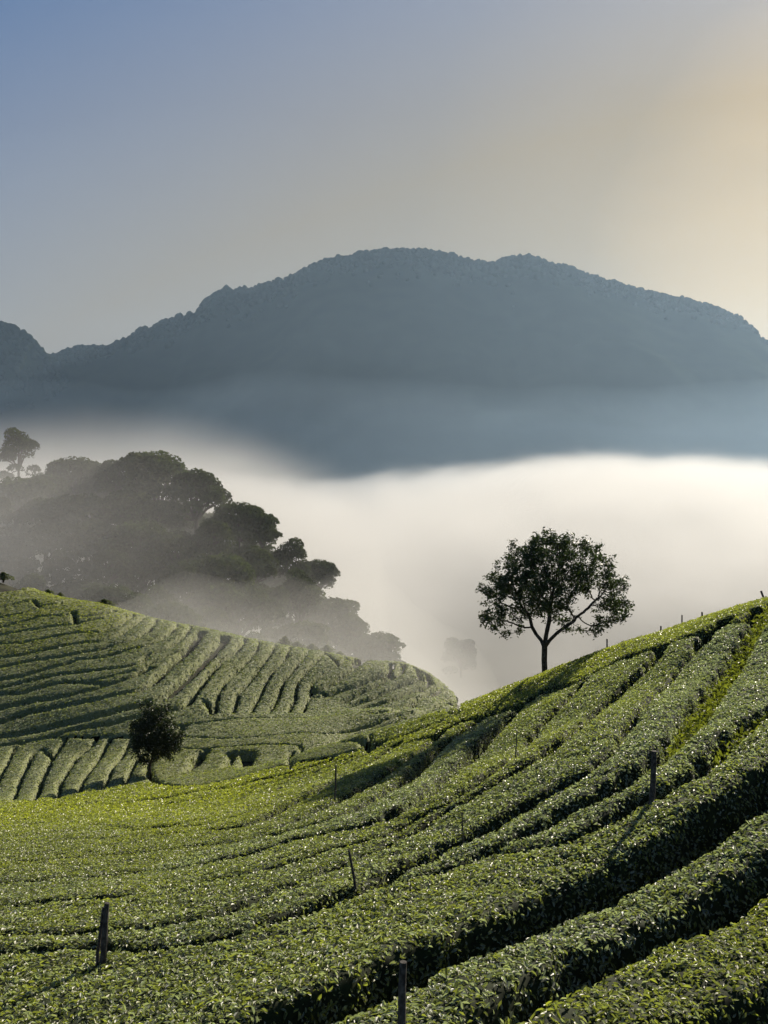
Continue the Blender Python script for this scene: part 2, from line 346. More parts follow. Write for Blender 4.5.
def mist_material():
    m, n, out = mat('mist')
    def nd(t, *vals, op=None):
        x = n.nodes.new(t)
        if op: x.operation = op
        for i, v in enumerate(vals):
            if v is None: continue
            if isinstance(v, (int, float, tuple)): x.inputs[i].default_value = v
            else: n.links.new(v, x.inputs[i])
        return x
    def M(op, *v, clamp=False): x = nd('ShaderNodeMath', *v, op=op); x.use_clamp = clamp; return x.outputs[0]
    add = lambda a, b: M('ADD', a, b); mul = lambda a, b: M('MULTIPLY', a, b)
    def step(x, lo, hi):
        x_ = n.nodes.new('ShaderNodeMapRange'); x_.interpolation_type = 'SMOOTHSTEP'; n.links.new(x, x_.inputs[0]); x_.inputs[1].default_value = lo; x_.inputs[2].default_value = hi; return x_.outputs[0]
    def noise(sx, sy, sz, det, off=0.0, w=2.0):
        mp = n.nodes.new('ShaderNodeMapping'); mp.inputs['Scale'].default_value = (1 / sx, 1 / sy, 1 / sz); mp.inputs['Location'].default_value = (off, off * .7, off * .3)
        n.links.new(geo.outputs['Position'], mp.inputs[0]); t = n.nodes.new('ShaderNodeTexNoise'); t.inputs['Scale'].default_value = 1.0; t.inputs['Detail'].default_value = det; t.inputs['Roughness'].default_value = .55
        n.links.new(mp.outputs[0], t.inputs[0]); return M('SUBTRACT', t.outputs[0], .5)
    geo = n.nodes.new('ShaderNodeNewGeometry'); sp_ = nd('ShaderNodeSeparateXYZ', geo.outputs['Position']); X, Y, Z = sp_.outputs
    big = noise(170, 260, 120, 2, 3.1); fine = noise(45, 70, 22, 4, 7.7)
    far = step(Y, 200, 520)
    # hollow left of the middle, mound on the right, higher mist again far left
    def ridge_(k, w0, w1): d = M('DIVIDE', M('SUBTRACT', X, mul(Y, k)), add(mul(Y, w0), w1)); return M('POWER', 2.71828, mul(M('MULTIPLY', d, d), -1.0))
    shape = mul(far, add(add(mul(ridge_(.25, .12, 30), 12), mul(ridge_(-.09, .08, 15), -15)), mul(ridge_(-.40, .13, 30), 6)))
    base = add(add(mul(step(Y, 105, 420), 30), -40), mul(step(Y, 380, 800), 15))
    left = mul(mul(step(X, 38, -45), step(Y, 92, 112)), step(Y, 420, 200))      # drifts up through the wood on the left
    top = add(add(add(base, shape), mul(left, 45)), mul(add(mul(big, 30), mul(fine, 34)), M('SUBTRACT', 1.0, mul(left, .8))))
    t_ = M('DIVIDE', M('SUBTRACT', top, Z), 22.0)
    prof_ = step(t_, -.15, 1.6)
    rim = mul(mul(step(Y, 92, 125), step(Y, 1440, 1200)), mul(step(X, -890, -700), step(X, 1090, 900)))
    dens = mul(mul(mul(prof_, rim), mul(.0085, add(1.0, mul(fine, 2.2)))), add(1.0, mul(left, 2.4)))
    pv = n.nodes.new('ShaderNodeVolumePrincipled'); pv.inputs['Color'].default_value = (.60, .605, .61, 1); pv.inputs['Anisotropy'].default_value = .4
    n.links.new(dens, pv.inputs['Density']); n.links.new(pv.outputs[0], out.inputs['Volume']); return m
tag(box('mist', (-900, 90, -74), (1100, 1450, 34), mist_material()), 'white mist filling the valley behind the tree and drifting through the wood', 'mist', kind='stuff')
scene.cycles.volume_step_rate = .12; scene.cycles.volume_max_steps = 512
for k, (cy, ry, hz_, dens, lab) in enumerate([(1150, 850, 420, .00008, 'pale blue veil of mist across the whole foot of the mountain'), (1250, 650, 130, .00035, 'lower thicker blue veil of mist at the foot of the mountain')]):
    def veil(X, Y, cy=cy, ry=ry, hz_=hz_, k=k):
        q = np.clip(1 - np.sqrt(((Y - cy) / ry) ** 2 + ((X - 50) / 1900) ** 4), 0, 1) ** 1.5
        return -74 - k * .5 + (hz_ + 74) * (1 + .5 * fbm(X / 300 + 7 * k, Y / 300, 4)) * q
    mist_sheet('mist_veil', -1900, 2000, cy - ry - 5, cy + ry + 5, veil, lambda X, Y, k=k: X * 0 - 74.0 - k * .5, 80, 60, volume_mat('veil', (.55, .76, 1), dens, .4), lab)
def tip_mist(X, Y):
    return S(X, Y) - 3.0 + (4 + 6 * sstep((X + 30) / 30)) * (1 + 1.4 * fbm(X / 9, Y / 9, 3)) * rimf(X, Y, -44, 24, 64, 120, 24, 24)
mist_sheet('mist_wisp', -44, 20, 64, 120, tip_mist, lambda X, Y: S(X, Y) - 3.0, 70, 60, volume_mat('mist', (.80, .80, .78), .015, .35), 'thin mist creeping over the tip of the left hill')

# ------------------------------------------------------------------ tea rows: the paths between the hedges, in plan
# each: (half width of the path, [points seen in the photograph, put onto the slope])
LN = {}
def ln(key, hw, s, shift=0.0):
    if len(key) > 1 and key[0] in 'hkmpqs' and np.ndim(hw) == 0: hw = hw * {'k': 1.15, 'h': 1.25, 'p': 2.3, 'q': 1.2}.get(key[0], .75)
    v = [float(t) for t in s.replace(',', ' ').split()]; P = [hit(v[i], v[i + 1], shift) for i in range(0, len(v), 2)]
    LN[key] = (hw, np.array(P))
ln('F0', .22, '560,1100 640,1060 700,1040 768,1012 860,960')
ln('F1', [.03,.06,.1,.13,.15,.16,.16,.16,.16,.16], '400,1100 440,1060 504,1006 540,985 576,965 638,938 696,915 736,889 768,869 860,815')
ln('F2', .3, '120,1110 180,1075 230,1048 277,1024 320,1004 375,979 409,962 469,940 524,917 576,896 611,880 651,860 711,820 751,792 768,784 860,725')
ln('A', [0.013,0.013,0.0195,0.026,0.0195,0.026,0.0325,0.065,0.111,0.13,0.13,0.143,0.143,0.143,0.13,0.117,0.091,0.0325,0.0325,0.039,0.0325,0.0325,0.0325], '-90,954 0,950 50,948 100,944 150,947 200,942 250,926 280,916 320,901 370,884 384,876 409,863 446,846 471,835 504,817 539,797 569,780 593,767 612,750 630,722 652,695 680,667 700,643')
ln('A2', .2, '700,643 704,634 712,628 726,618')
ln('B', [0.0195,0.026,0.0325,0.039,0.065,0.104,0.13,0.13,0.143,0.143,0.143,0.143,0.156,0.182,0.169,0.156,0.156], '352,891 421,875 446,866 471,857 504,841 526,832 554,817 576,804 598,795 626,776 651,760 673,742 690,714 711,690 731,664 748,636 768,606')
ln('Y', [.06,.08,.1,.1,.1,.08,.08], '676,741 689,730 706,708 724,682 742,656 755,635 771,608')
ln('C', [0.013,0.013,0.0195,0.0325,0.078,0.111,0.111,0.117,0.117,0.117,0.117,0.117], '488,851 525,848 548,844 575,835 608,818 643,797 658,792 683,779 706,760 731,736 751,720 860,640')
ln('D', [0.013,0.013,0.0195,0.0195,0.026,0.0325,0.0325,0.039,0.052,0.065,0.143,0.156,0.143,0.13,0.13,0.13], '-90,936 0,932 60,930 150,926 220,911 270,890 330,868 384,845 450,808 490,785 540,755 576,727 598,710 621,690 648,665 662,646')
ln('M', [.08,.12,.1,.02,.02,.03,.04,.06,.06,.06,.08,.08,.08,.1,.08], '-90,908 0,905 60,900 130,894 200,882 267,868 325,850 384,835 424,812 451,800 484,777 514,755 534,732 569,697 585,680')
ln('L2', [.02,.02,.03,.03,.05,.12,.12,.12,.12,.15,.2,.24,.26,.26,.22,.2], '-90,885 0,882 60,878 132,872 180,866 230,856 267,846 300,837 325,832 360,825 384,817 421,797 454,770 484,740 514,712 530,700')
ln('L1', [.02,.02,.02,.03,.04,.06,.12,.18,.2,.2,.2,.2,.2], '-90,865 0,862 60,858 130,852 200,845 250,838 290,830 325,820 350,812 384,793 414,772 446,741 479,720')
ln('L1c', [.02,.1,.15,.15,.15,.15,.15,.15], '235,842 270,830 300,818 335,802 370,783 400,763 431,741 440,733')
ln('P', [.02,.02,.02,.03,.05,.16,.2,.2,.15,.12,.12], '-90,847 0,843 60,840 130,836 200,830 240,826 257,821 282,808 310,793 350,772 400,742')
ln('Q', [.02,.02,.02,.03,.06,.12,.15,.06,.05,.06,.1,.1,.08], '-90,834 0,830 47,826 92,824 130,827 172,825 200,820 235,812 255,800 282,787 310,778 345,765 385,743')
ln('T', [.02,.02,.02,.04,.18,.2,.12,.1,.12,.12,.1], '-90,820 0,816 40,812 92,806 150,800 186,794 208,790 230,788 255,781 285,774 330,760')
ln('T2', [.05,.25,.25,.05], '169,803 182,802 196,799 212,796')
ln('T3', [.05,.12,.12,.05], '222,800 233,798 243,795 255,790')
ln('RL', [.1,.12,.12,.14,.14,.16,.18,.2,.2,.18,.2,.2,.16,.15,.15], '380,756 394,747 431,736 461,721 500,712 524,703 544,690 576,683 590,674 610,665 623,657 645,651 664,644 703,630 726,622')
ln('RL2', .15, '726,622 745,620 760,606')
ln('E', [.05,.08,.1,.1,.1,.1,.08,.1,.1,.1,.1,.1], '-90,808 0,802 60,797 85,790 130,784 152,782 175,786 204,784 237,778 277,766 330,757 384,741')
ln('U', [.1,.12,.08,.06,.05], '147,772 157,781 170,785 188,783 217,773')
ln('W', .12, '157,781 148,772 150,757 165,743 186,725')
ln('g1', [.35,.45,.35,.2], '205,750 199,755 195,763 186,771')
ln('g2', [.4,.42,.3], '232,752 249,752 245,766')
ln('g3', .2, '233,755 226,766')
ln('g4', .08, '292,751 287,758 292,768')
ln('g5', .12, '352,738 362,739 369,744 374,749')
ln('V1', .035, '163,747 200,748 230,746 300,745 345,741 374,738')
ln('V2', .03, '175,736 200,737 230,738 262,736 325,733 380,722 430,712')
ln('X', [.06]*5+[.05]*6, '133,727 165,727 186,725 200,723 235,718 278,717 309,717 350,712 379,710 420,712 452,714')
for k in ('B', 'Y'):
    hw, P = LN[k]; d = P[-1] - P[-2]; LN[k] = (list(hw) + [hw[-1]], np.r_[P, [P[-1] + 4.5 * d / np.linalg.norm(d)]])
# left hill
ln('h1', .12, '-90,592 0,591 14,590 30,586')
ln('h2', .12, '-90,612 0,607 20,602 33,600 39,606 59,603 78,598 90,597')
ln('h3', .12, '-90,625 0,617 23,613 40,607')
ln('h3b', .15, '84,617 92,615 103,613 117,611')
ln('h4', .13, '-90,636 0,627 20,622 39,616 62,615 74,611 76,624')
ln('h5', .14, '-90,645 0,635 20,631 39,628 55,626 74,624 100,618')
ln('h6', .14, '-90,654 0,644 20,643 39,639 51,637 74,632 100,632 120,624 135,614')
ln('h7', .16, '-90,668 0,657 20,655 39,651 59,646 84,642 100,641 117,635 131,626 143,617 149,611')
ln('h8', .17, '-90,678 0,667 29,661 59,657 82,652 98,650 117,644 135,638 149,630 158,617')
ln('h9', .17, '-90,690 0,679 20,676 45,669 64,664 78,659 105,657 125,650 146,645 160,639 171,632 179,622')
ln('h10', .16, '-90,694 0,687 30,680 60,674 86,671 121,667 140,662 149,654 170,646 186,634 192,624')
ln('k1', .22, '-90,704 0,694 25,692 45,685 62,682 85,682 110,684')
ln('k1b', .16, '85,682 110,676 140,669 155,660 185,648 195,634')
ln('k2', .3, '-90,722 0,708 20,703 39,700 68,695 84,691 110,684 135,675 150,668')
ln('k3', .34, '-90,738 0,721 29,712 59,706 98,699 112,695 139,690 153,682 164,670 182,655 194,643 202,631')
ln('k4', .4, '-90,752 0,736 25,732 49,727 84,719 109,712 139,704 159,699 168,694 182,682 192,672 209,655 221,643 225,636')
ln('k5', .22, '-160,766 -90,757 0,745 30,741 51,737 70,730 109,724 140,716 170,710 186,705 205,679 221,660 237,650 243,641 246,636')
ln('k6', .1, '-160,770 -90,760 0,746 20,741 51,737.5 84,737 130,737 155,737')
ln('m2', .15, '215,713 216,704 219,692 225,682 239,669 251,657 257,649 260,640')
ln('m1b', .15, '212,714 210,708 204,700')
ln('m3', .15, '233,712 239,692 257,671 272,651 276,643')
ln('m4', .15, '251,712 259,696 266,682 272,671 286,657 291,646')
ln('m5', .15, '270,712 280,692 283,680 294,668 305,655 310,648')
ln('m6', .15, '288,712 295,698 297,682 305,672 317,660 321,654 328,650')
ln('m7', .12, '303,712 307,702 312,682 327,671 340,664 350,658 356,653')
ln('m7b', .3, '311,693 322,692 330,696')
ln('p1', .12, '312,690 324,687 334,682 349,671 369,659 375,655')
ln('p2', .12, '316,697 330,694 340,690 358,685 379,676 388,672 392,663')
ln('p3', .12, '340,703 355,695 367,689 384,681 400,672 404,664')
ln('p4', .12, '345,707 359,702 373,698 390,689 412,681 421,677 416,665')
ln('p5', .12, '335,712 351,710 369,706 392,700 418,690 429,681 427,673')
ln('p6', .12, '374,712 394,710 414,702 433,692 445,686 448,680')
ln('p7', .08, '418,713 435,708 450,703')
ln('q1', .1, '324,651 331,657 339,664')
ln('q2', .1, '343,653 349,659 356,665')
# stripes at the lower left
ln('s1', .12, '-14,799 0,776 8,762 15,747 30,741')
ln('s2', .13, '11,800 20,780 33,753 42,749 52,756')
ln('s3', .15, '32,801 41,782 52,758 60,748 66,738')
ln('s4', .13, '56,799 61,782 78,755 98,738')
ln('s5', .13, '76,794 84,778 104,750 110,738')
ln('s6', .12, '100,790 113,766 129,744 134,737')
ln('s7', .12, '122,785 139,754 148,748')
# outer limits: where the planting ends behind the ridge lines and outside the frame
S_SIL = [(370,744),(384,738),(400,735),(440,718),(460,708),(500,694),(545,672),(576,662),(607,647),(626,641),(661,631),(701,620),(726,611),(751,605),(768,599),(800,592),(880,570)]
SILP = np.array([hit(*p) for p in S_SIL])
bk = SILP.copy(); bk[1:, 1] += 2.6; bk[1:, 0] -= .5
LN['ZR'] = (.05, bk)
ln('zl', .02, '-140,1100 -140,1000 -140,900 -140,850 -140,800 -140,780 -140,740 -140,700 -140,640 -140,600 -140,570 -140,540')
ln('zr', .02, '835,560 835,575 835,600 835,650 835,700 835,800 835,900 835,1000 835,1100')
ln('zb', .02, '-200,1075 0,1075 200,1075 384,1075 600,1075 870,1075')
TLP = np.array([hit(*p) for p in [(-90,548),(0,575),(20,580),(50,590),(78,597),(100,601),(147,612),(180,622),(223,632),(250,634),(290,642),(325,650),(350,652),(380,659),(416,665),(430,671),(448,683)]])
TLP[:, 1] += 1.8
TLP = np.r_[TLP, [hit(456, 690)], [hit(458, 714)], [hit(440, 722)], [hit(410, 733)], [hit(384, 743)], [hit(370,744)]]
LN['ZL'] = (.05, TLP)
# rows that are too foreshortened to be seen one by one are still rows
def between(k1, k2, t, hw, n=24):
    a, b = LN[k1][1], LN[k2][1]
    def rs(P):
        s = np.r_[0, np.cumsum(np.linalg.norm(np.diff(P, axis=0), axis=1))]; u = np.linspace(0, s[-1], n)
        return np.stack([np.interp(u, s, P[:, 0]), np.interp(u, s, P[:, 1])], 1)
    LN[k1 + k2 + str(t)] = (hw, rs(a) * (1 - t) + rs(b) * t)
between('P', 'Q', .5, .045); between('Q', 'T', .33, .045); between('Q', 'T', .67, .045)

# unfinished path ends run on, closed over by the bushes, to the next path
SEG = []
for k, (hw, P) in LN.items():
    for a, b in zip(P[:-1], P[1:]): SEG.append((k, *a, *b))
SK = [t[0] for t in SEG]; SA = np.array([t[1:] for t in SEG])
for k in list(LN):
    if k[0] in 'Zz' or k[0] == 'g' or k in ('T2', 'T3'): continue
    P = LN[k][1]
    for e, (p, q) in enumerate(((P[0], P[1]), (P[-1], P[-2]))):
        d = (p - q) / (np.linalg.norm(p - q) + 1e-9); o = p - d * .05; best = 1e9
        A_ = SA[:, :2]; B_ = SA[:, 2:] - SA[:, :2]
        den = d[0] * B_[:, 1] - d[1] * B_[:, 0]; den = np.where(np.abs(den) < 1e-9, 1e-9, den)
        w_ = A_ - o; t = (w_[:, 0] * B_[:, 1] - w_[:, 1] * B_[:, 0]) / den; u = (w_[:, 0] * d[1] - w_[:, 1] * d[0]) / den
        ok = (t > 0) & (u >= -.001) & (u <= 1.001) & np.array([x != k for x in SK])
        if ok.any():
            tb = t[ok].min()
            if .05 < tb < 3 + .06 * p[1]: LN[k + '_end%d' % e] = (-.3, np.array([o, o + d * (tb + .08)]))

class Grid:
    def __init__(s, x0, x1, y0, y1, h, widen=0.0):
        s.x = np.arange(x0, x1, h); s.y = np.arange(y0, y1, h); s.h = h; s.X, s.Y = np.meshgrid(s.x, s.y)
        s.d = np.full(s.X.shape, 9.0); s.line = np.full(s.X.shape, 9.0)
        for k, (hw, P) in LN.items():
            hws = np.broadcast_to(hw, len(P)) if np.ndim(hw) == 0 or len(hw) == len(P) else np.interp(np.linspace(0, 1, len(P)), np.linspace(0, 1, len(hw)), hw)
            hws = np.where(np.array(hws) > .08, np.array(hws) + widen, hws)
            for a, b, wa, wb in zip(P[:-1], P[1:], hws[:-1], hws[1:]):
                m = 1.6; i0, i1 = np.searchsorted(s.x, [min(a[0], b[0]) - m, max(a[0], b[0]) + m]); j0, j1 = np.searchsorted(s.y, [min(a[1], b[1]) - m, max(a[1], b[1]) + m])
                if i1 <= i0 or j1 <= j0: continue
                X = s.X[j0:j1, i0:i1]; Y = s.Y[j0:j1, i0:i1]; d = b - a; L2 = d @ d + 1e-9
                t = np.clip(((X - a[0]) * d[0] + (Y - a[1]) * d[1]) / L2, 0, 1)
                di = np.hypot(X - a[0] - t * d[0], Y - a[1] - t * d[1])
                s.line[j0:j1, i0:i1] = np.minimum(s.line[j0:j1, i0:i1], di)
                s.d[j0:j1, i0:i1] = np.minimum(s.d[j0:j1, i0:i1], di - (wa + (wb - wa) * t))
        s.comp = -np.ones(s.X.shape, int)
        free = s.line > h * .72
        s.free = free; n = 0; s.cells = []
        ny, nx = free.shape; comp = s.comp
        # components by row runs (union-find)
        runs = []; par = []
        def find(a):
            while par[a] != a: par[a] = par[par[a]]; a = par[a]
            return a
        prev = []
        for j in range(ny):
            f = free[j].astype(np.int8); e = np.diff(np.r_[0, f, 0]); st = np.nonzero(e == 1)[0]; en = np.nonzero(e == -1)[0]; cur = []
            k = 0
            for a, b in zip(st, en):
                r = len(par); par.append(r); runs.append((j, a, b)); cur.append((a, b, r))
                for (a2, b2, r2) in prev:
                    if a2 < b and b2 > a:
                        x1, x2 = find(r), find(r2)
                        if x1 != x2: par[x1] = x2
            prev = cur
        for r, (j, a, b) in enumerate(runs): comp[j, a:b] = find(r)
        # cells right on a line take a neighbour's id
        for _ in range(4):
            for dj, di in ((0, 1), (1, 0), (0, -1), (-1, 0)):
                sh = np.roll(comp, (dj, di), (0, 1)); fill = (comp < 0) & (sh >= 0); comp[fill] = sh[fill]
    def id_at(s, px, py):
        p = hit(px, py); i = int(round((p[0] - s.x[0]) / s.h)); j = int(round((p[1] - s.y[0]) / s.h))
        if 0 <= i < len(s.x) and 0 <= j < len(s.y): return s.comp[j, i]
        return -1

#==BUILD==
Gn = Grid(-30, 26, 4, 55, .09, .025); Gf = Grid(-56, 12, 28, 108, .15)
# (which slope, a point on it in the photograph, share of yellow young shoots, label)
ROWS = [
 ('n', 640, 985, .45, 'bright green tea hedge filling the bottom right corner, the nearest of all'),
 ('n', 600, 925, .12, 'grey-green tea hedge between the bottom right corner hedge and the widest black path'),
 ('n', 300, 970, .22, 'broadest leafy tea hedge, along the upper side of the widest black path'),
 ('n', 560, 833, .1, 'short tapering tea hedge lying below and left of the black post on the right slope'),
 ('n', 597, 781, .08, 'tea hedge rising from behind the black post to the yellow grass on the right slope'),
 ('n', 540, 772, .2, 'tea hedge with its lower end at the leaning grey post, rising to the ridge'),
 ('n', 175, 900, .25, 'second long tea hedge up the slope from the leaning grey post'),
 ('n', 67, 889, .28, 'third long tea hedge up from the leaning grey post, its top in the tree shadow'),
 ('n', 440, 760, .15, 'tea hedge in the tree shadow, between the two deepest dark paths below the tree'),
 ('n', 92, 865, .35, 'low wedge of tea hedge near the left edge, four rows above the leaning grey post'),
 ('n', 330, 812, .3, 'tapering tea hedge left of the tree shadow with the thin stake on its upper edge'),
 ('n', 130, 844, .38, 'long tea hedge that crosses the left field just below its yellow part'),
 ('n', 130, 833, .42, 'narrow tea row at the lower edge of the yellow part of the left field'),
 ('n', 39, 830, .5, 'second narrow tea row into the yellow part of the left field'),
 ('n', 191, 814, .55, 'third narrow tea row into the yellow part of the left field'),
 ('n', 170, 809, .75, 'bright yellow-green tea row in the middle of the yellow part of the left field'),
 ('n', 126, 807, .9, 'second yellow tea row from the back edge of the left field'),
 ('n', 130, 794, .95, 'yellow-green tea row along the back edge of the left field, in front of the bush'),
 ('n', 13, 805, .95, 'yellow tea row at the left edge, below the lower striped rows'),
 ('n', 416, 724, .5, 'tea hedge end where the ridge dips to the left, left of the tree'),
 ('n', 600, 660, .72, 'yellow-green tea hedge along the ridge beside the tree trunk'),
 ('n', 755, 606, .7, 'small yellow-green tea bush patch at the right edge on top of the ridge'),
 ('f', 215, 765, .25, 'smooth tea patch with two dark square gaps cut into it'),
 ('f', 326, 740, .2, 'smooth tea strip just above the patch with the square gaps'),
 ('f', 320, 722, .15, 'smooth pale tea strip along the foot of the striped hillside'),
 ('f', 0, 750, .1, 'tea strip cut off by the left edge, leftmost of the lower striped rows'),
 ('f', 33, 747, .12, 'hook-shaped tea strip, second from the left edge among the lower striped rows'),
 ('f', 40, 759, .12, 'tea strip with a rounded top inside the hook-shaped one at lower left'),
 ('f', 76, 745, .12, 'wide slanting tea strip to the right of the hook-shaped one'),
 ('f', 89, 755, .12, 'narrower slanting tea strip, fourth strip left from the dark bush'),
 ('f', 115, 749, .15, 'slanting tea strip, third strip left from the dark bush'),
 ('f', 143, 744, .15, 'slanting tea strip with its lower end just left of the dark bush'),
 ('f', 139, 780, .15, 'slanting tea strip half hidden behind the dark bush'),
 ('f', 110, 731, .2, 'short flat tea terrace above the slanting strips, left of the dark bush'),
 ('f', 232, 636, .12, 'lowest long terraced tea row of the left hillside, passing above the dark bush'),
 ('f', 187, 716, .15, 'triangular tea patch between the dark bush and the forked path'),
 ('f', 216, 632, .12, 'second terraced tea row from the foot of the left hillside'),
 ('f', 135, 682, .1, 'third terraced tea row from the foot, bending up to the crest in the middle'),
 ('f', 58, 689, .1, 'short blunt-ended tea row at the left edge between two long terraces'),
 ('f', 92, 675, .12, 'long curving tea row just above the short blunt-ended one on the left hillside'),
 ('f', 128, 657, .15, 'long curving tea row, sixth from the foot of the left hillside'),
 ('f', 161, 662, .15, 'thin tapering tea row at the bend of the left hillside'),
 ('f', 152, 635, .2, 'long curving tea row, seventh from the foot of the left hillside'),
 ('f', 62, 651, .2, 'long curving tea row, eighth from the foot of the left hillside'),
 ('f', 0, 651, .4, 'tea row just under the patch of yellow bushes near the crest'),
 ('f', 94, 626, .95, 'patch of yellow unpruned tea bushes near the crest of the left hill'),
 ('f', 21, 637, .3, 'short tea row at the left edge, second below the blunt cross path'),
 ('f', 41, 621, .35, 'short tea row at the left edge, beside the blunt cross path'),
 ('f', 20, 608, .4, 'shortest tea row near the crest at the left edge'),
 ('f', 88, 605, .7, 'tea row that runs along the upper left hillside into the yellow bushes'),
 ('f', 42, 594, .6, 'topmost bushy tea row on the crest at the left edge'),
 ('f', 231, 663, .15, 'bent tea strip above the forked path in the middle of the hillside'),
 ('f', 225, 715, .12, 'first bent tea strip to the right of the forked path'),
 ('f', 248, 695, .12, 'second bent tea strip to the right of the forked path'),
 ('f', 297, 652, .1, 'third bent tea strip to the right of the forked path'),
 ('f', 280, 714, .1, 'fourth bent tea strip to the right of the forked path'),
 ('f', 326, 663, .1, 'fifth bent tea strip right of the forked path, last before the fan of rows'),
 ('f', 328, 677, .1, 'short tea strip at the left end of the fan of rows'),
 ('f', 373, 667, .08, 'uppermost long tea row of the fan at the right end of the left hill'),
 ('f', 401, 658, .08, 'second tea row down in the fan at the right end of the left hill'),
 ('f', 418, 661, .08, 'third tea row down in the fan at the right end of the left hill'),
 ('f', 326, 711, .08, 'fourth tea row down in the fan at the right end of the left hill'),
 ('f', 384, 709, .08, 'fifth tea row down in the fan at the right end of the left hill'),
 ('f', 425, 701, .08, 'lowest tea row of the fan, at the misty tip of the left hill'),
 ('f', 323, 703, .08, 'small tea patch at the foot of the fan of rows'),
 ('f', 119, 614, .8, 'thin tea row above the patch of yellow bushes near the crest'),
 ('f', 355, 677, .1, 'wide tea row of the fan, second below the crest'),
 ('f', 155, 743, .2, 'narrow curved tea strip just behind the dark bush'),
 ('f', 447, 708, .1, 'last small tea bushes at the misty tip of the left hill'),
 ('n', 439, 720, .5, 'sliver of tea hedge behind the ridge where it meets the left hill'),
 ('n', 383, 738, .5, 'small bush clump beside the broken hedge at the dip of the ridge'),
 ('f', 338, 657, .1, 'tiny tea patch on the crest above the fan of rows'),
]
def prof(d): return np.interp(d, [-.02, .02, .06, .12, .25, .45], [0, .5, .88, .97, .995, 1.0])
def hedges(Gd, key, ymin, ymax):
    Z = S(Gd.X, Gd.Y)
    dn = Gd.d + .05 * (vnoise(Gd.X * 3.1, Gd.Y * 3.1) - .5) * 2
    bumps = (.09 if key == 'n' else .05) * fbm(Gd.X * .9, Gd.Y * .9 + 40, 4) + .05 * (vnoise(Gd.X * 5, Gd.Y * 5) - .5)
    Hh = HB * prof(dn); Zc = Z - HB - .03 + Hh + bumps * np.clip(Hh / HB, 0, 1)
    seeds = [(r, Gd.id_at(r[1], r[2])) for r in ROWS if r[0] == key]
    want = {}
    for r, i in seeds:
        if i < 0 or i in want: print('ROW PROBLEM', r, i, want.get(i)); continue
        want[i] = r
    ids, cnt = np.unique(Gd.comp, return_counts=True); area = dict(zip(ids, cnt * Gd.h ** 2))
    for _ in range(4):                           # slivers join the bigger bush next to them
        pairs = {}
        for sh in ((0, 1), (1, 0)):
            a = Gd.comp; b = np.roll(a, sh, (0, 1)); m = (a != b) & (a >= 0) & (b >= 0); k = a[m] * 10000000 + b[m]
            for kk, c in zip(*np.unique(k, return_counts=True)): x, y = divmod(int(kk), 10000000); pairs[(x, y)] = pairs.get((x, y), 0) + c; pairs[(y, x)] = pairs.get((y, x), 0) + c
        ch = 0
        for i in [i for i in area if i >= 0 and i not in want and area[i] < 9]:
            if key == 'n':
                mi_ = Gd.comp == i
                if Gd.Y[mi_].mean() > 43 and Gd.X[mi_].mean() < -11: continue
            c = [(n_, y) for (x, y), n_ in pairs.items() if x == i and y in want]
            if c: Gd.comp[Gd.comp == i] = max(c)[1]; area.pop(i); ch = 1; break_ = 0
        if not ch: break
    total = 0
    for idn, r in want.items():
        m = (Gd.comp == idn); q = np.zeros_like(m); mm = m & (dn > -.06)
        q[:-1, :-1] = mm[:-1, :-1] | mm[1:, :-1] | mm[:-1, 1:] | mm[1:, 1:]
        q[:-1, :-1] &= (m[:-1, :-1] & ~(~mm[:-1, :-1] & ~mm[1:, 1:]))
        J, I = np.nonzero(q)
        if len(J) < 4: print('tiny', r); continue
        nx = Gd.X.shape[1]; base = J * nx + I; quads = np.stack([base, base + 1, base + nx + 1, base + nx], 1)
        uq, inv = np.unique(quads, return_inverse=True); inv = inv.reshape(quads.shape)
        P = np.stack([Gd.X.ravel()[uq], Gd.Y.ravel()[uq], Zc.ravel()[uq]], 1)
        e1 = P[inv[:, 2]] - P[inv[:, 0]]; e2 = P[inv[:, 3]] - P[inv[:, 1]]; cr = np.cross(e1, e2); ar = .5 * np.linalg.norm(cr, axis=1); nr = cr / (2 * ar[:, None] + 1e-9)
        cen = P[inv].mean(1); u, v = project(cen); vis = (u > -220) & (u < 900) & (v < 1180)
        Lq = np.maximum(.058, .0027 * cen[:, 1]) if key == 'n' else .0021 * cen[:, 1]; dens = (4.6 if key == 'n' else 1.5) / Lq ** 2 * (.55 + .9 * vnoise(cen[:, 0] * 2.2, cen[:, 1] * 2.2)) * np.where(nr[:, 2] < .6, .6, 1.0)
        ex = ar * dens * vis; nL = rng.poisson(ex); k = np.repeat(np.arange(len(J)), nL); n = len(k)
        a, b = rng.random((2, n, 1)); c = P[inv[k]]
        Q = (c[:, 0] * (1 - a) + c[:, 1] * a) * (1 - b) + (c[:, 3] * (1 - a) + c[:, 2] * a) * b
        L = Lq[k] * rng.uniform(.65, 1.35, n)
        Q = Q + nr[k] * (rng.random((n, 1)) * (.95 if key == 'n' else .5) - (.35 if key == 'n' else .1)) * L[:, None]
        yel = r[3] * .85 + (.1 if key == 'f' else 0) + .35 * (vnoise(Q[:, 0] * .5 + 90, Q[:, 1] * .5) - .35) + rng.normal(0, .16, n)
        yel = np.clip(yel, 0, 1)[:, None]; br = (rng.uniform(.65, 1.3, (n, 1)))
        tint = (np.array([[.140, .150, .066]]) * (1 - yel) + np.array([[.36, .36, .045]]) * yel) * br
        pale = (rng.random((n, 1)) < max(.2, .75 - 1.4 * r[3])) * (1 - yel * .8)  # silvery leaf sheen painted into the tint, on more leaves in less yellow rows
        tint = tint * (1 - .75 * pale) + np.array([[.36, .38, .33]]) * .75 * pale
        six = cen[:, 1].mean() < 16
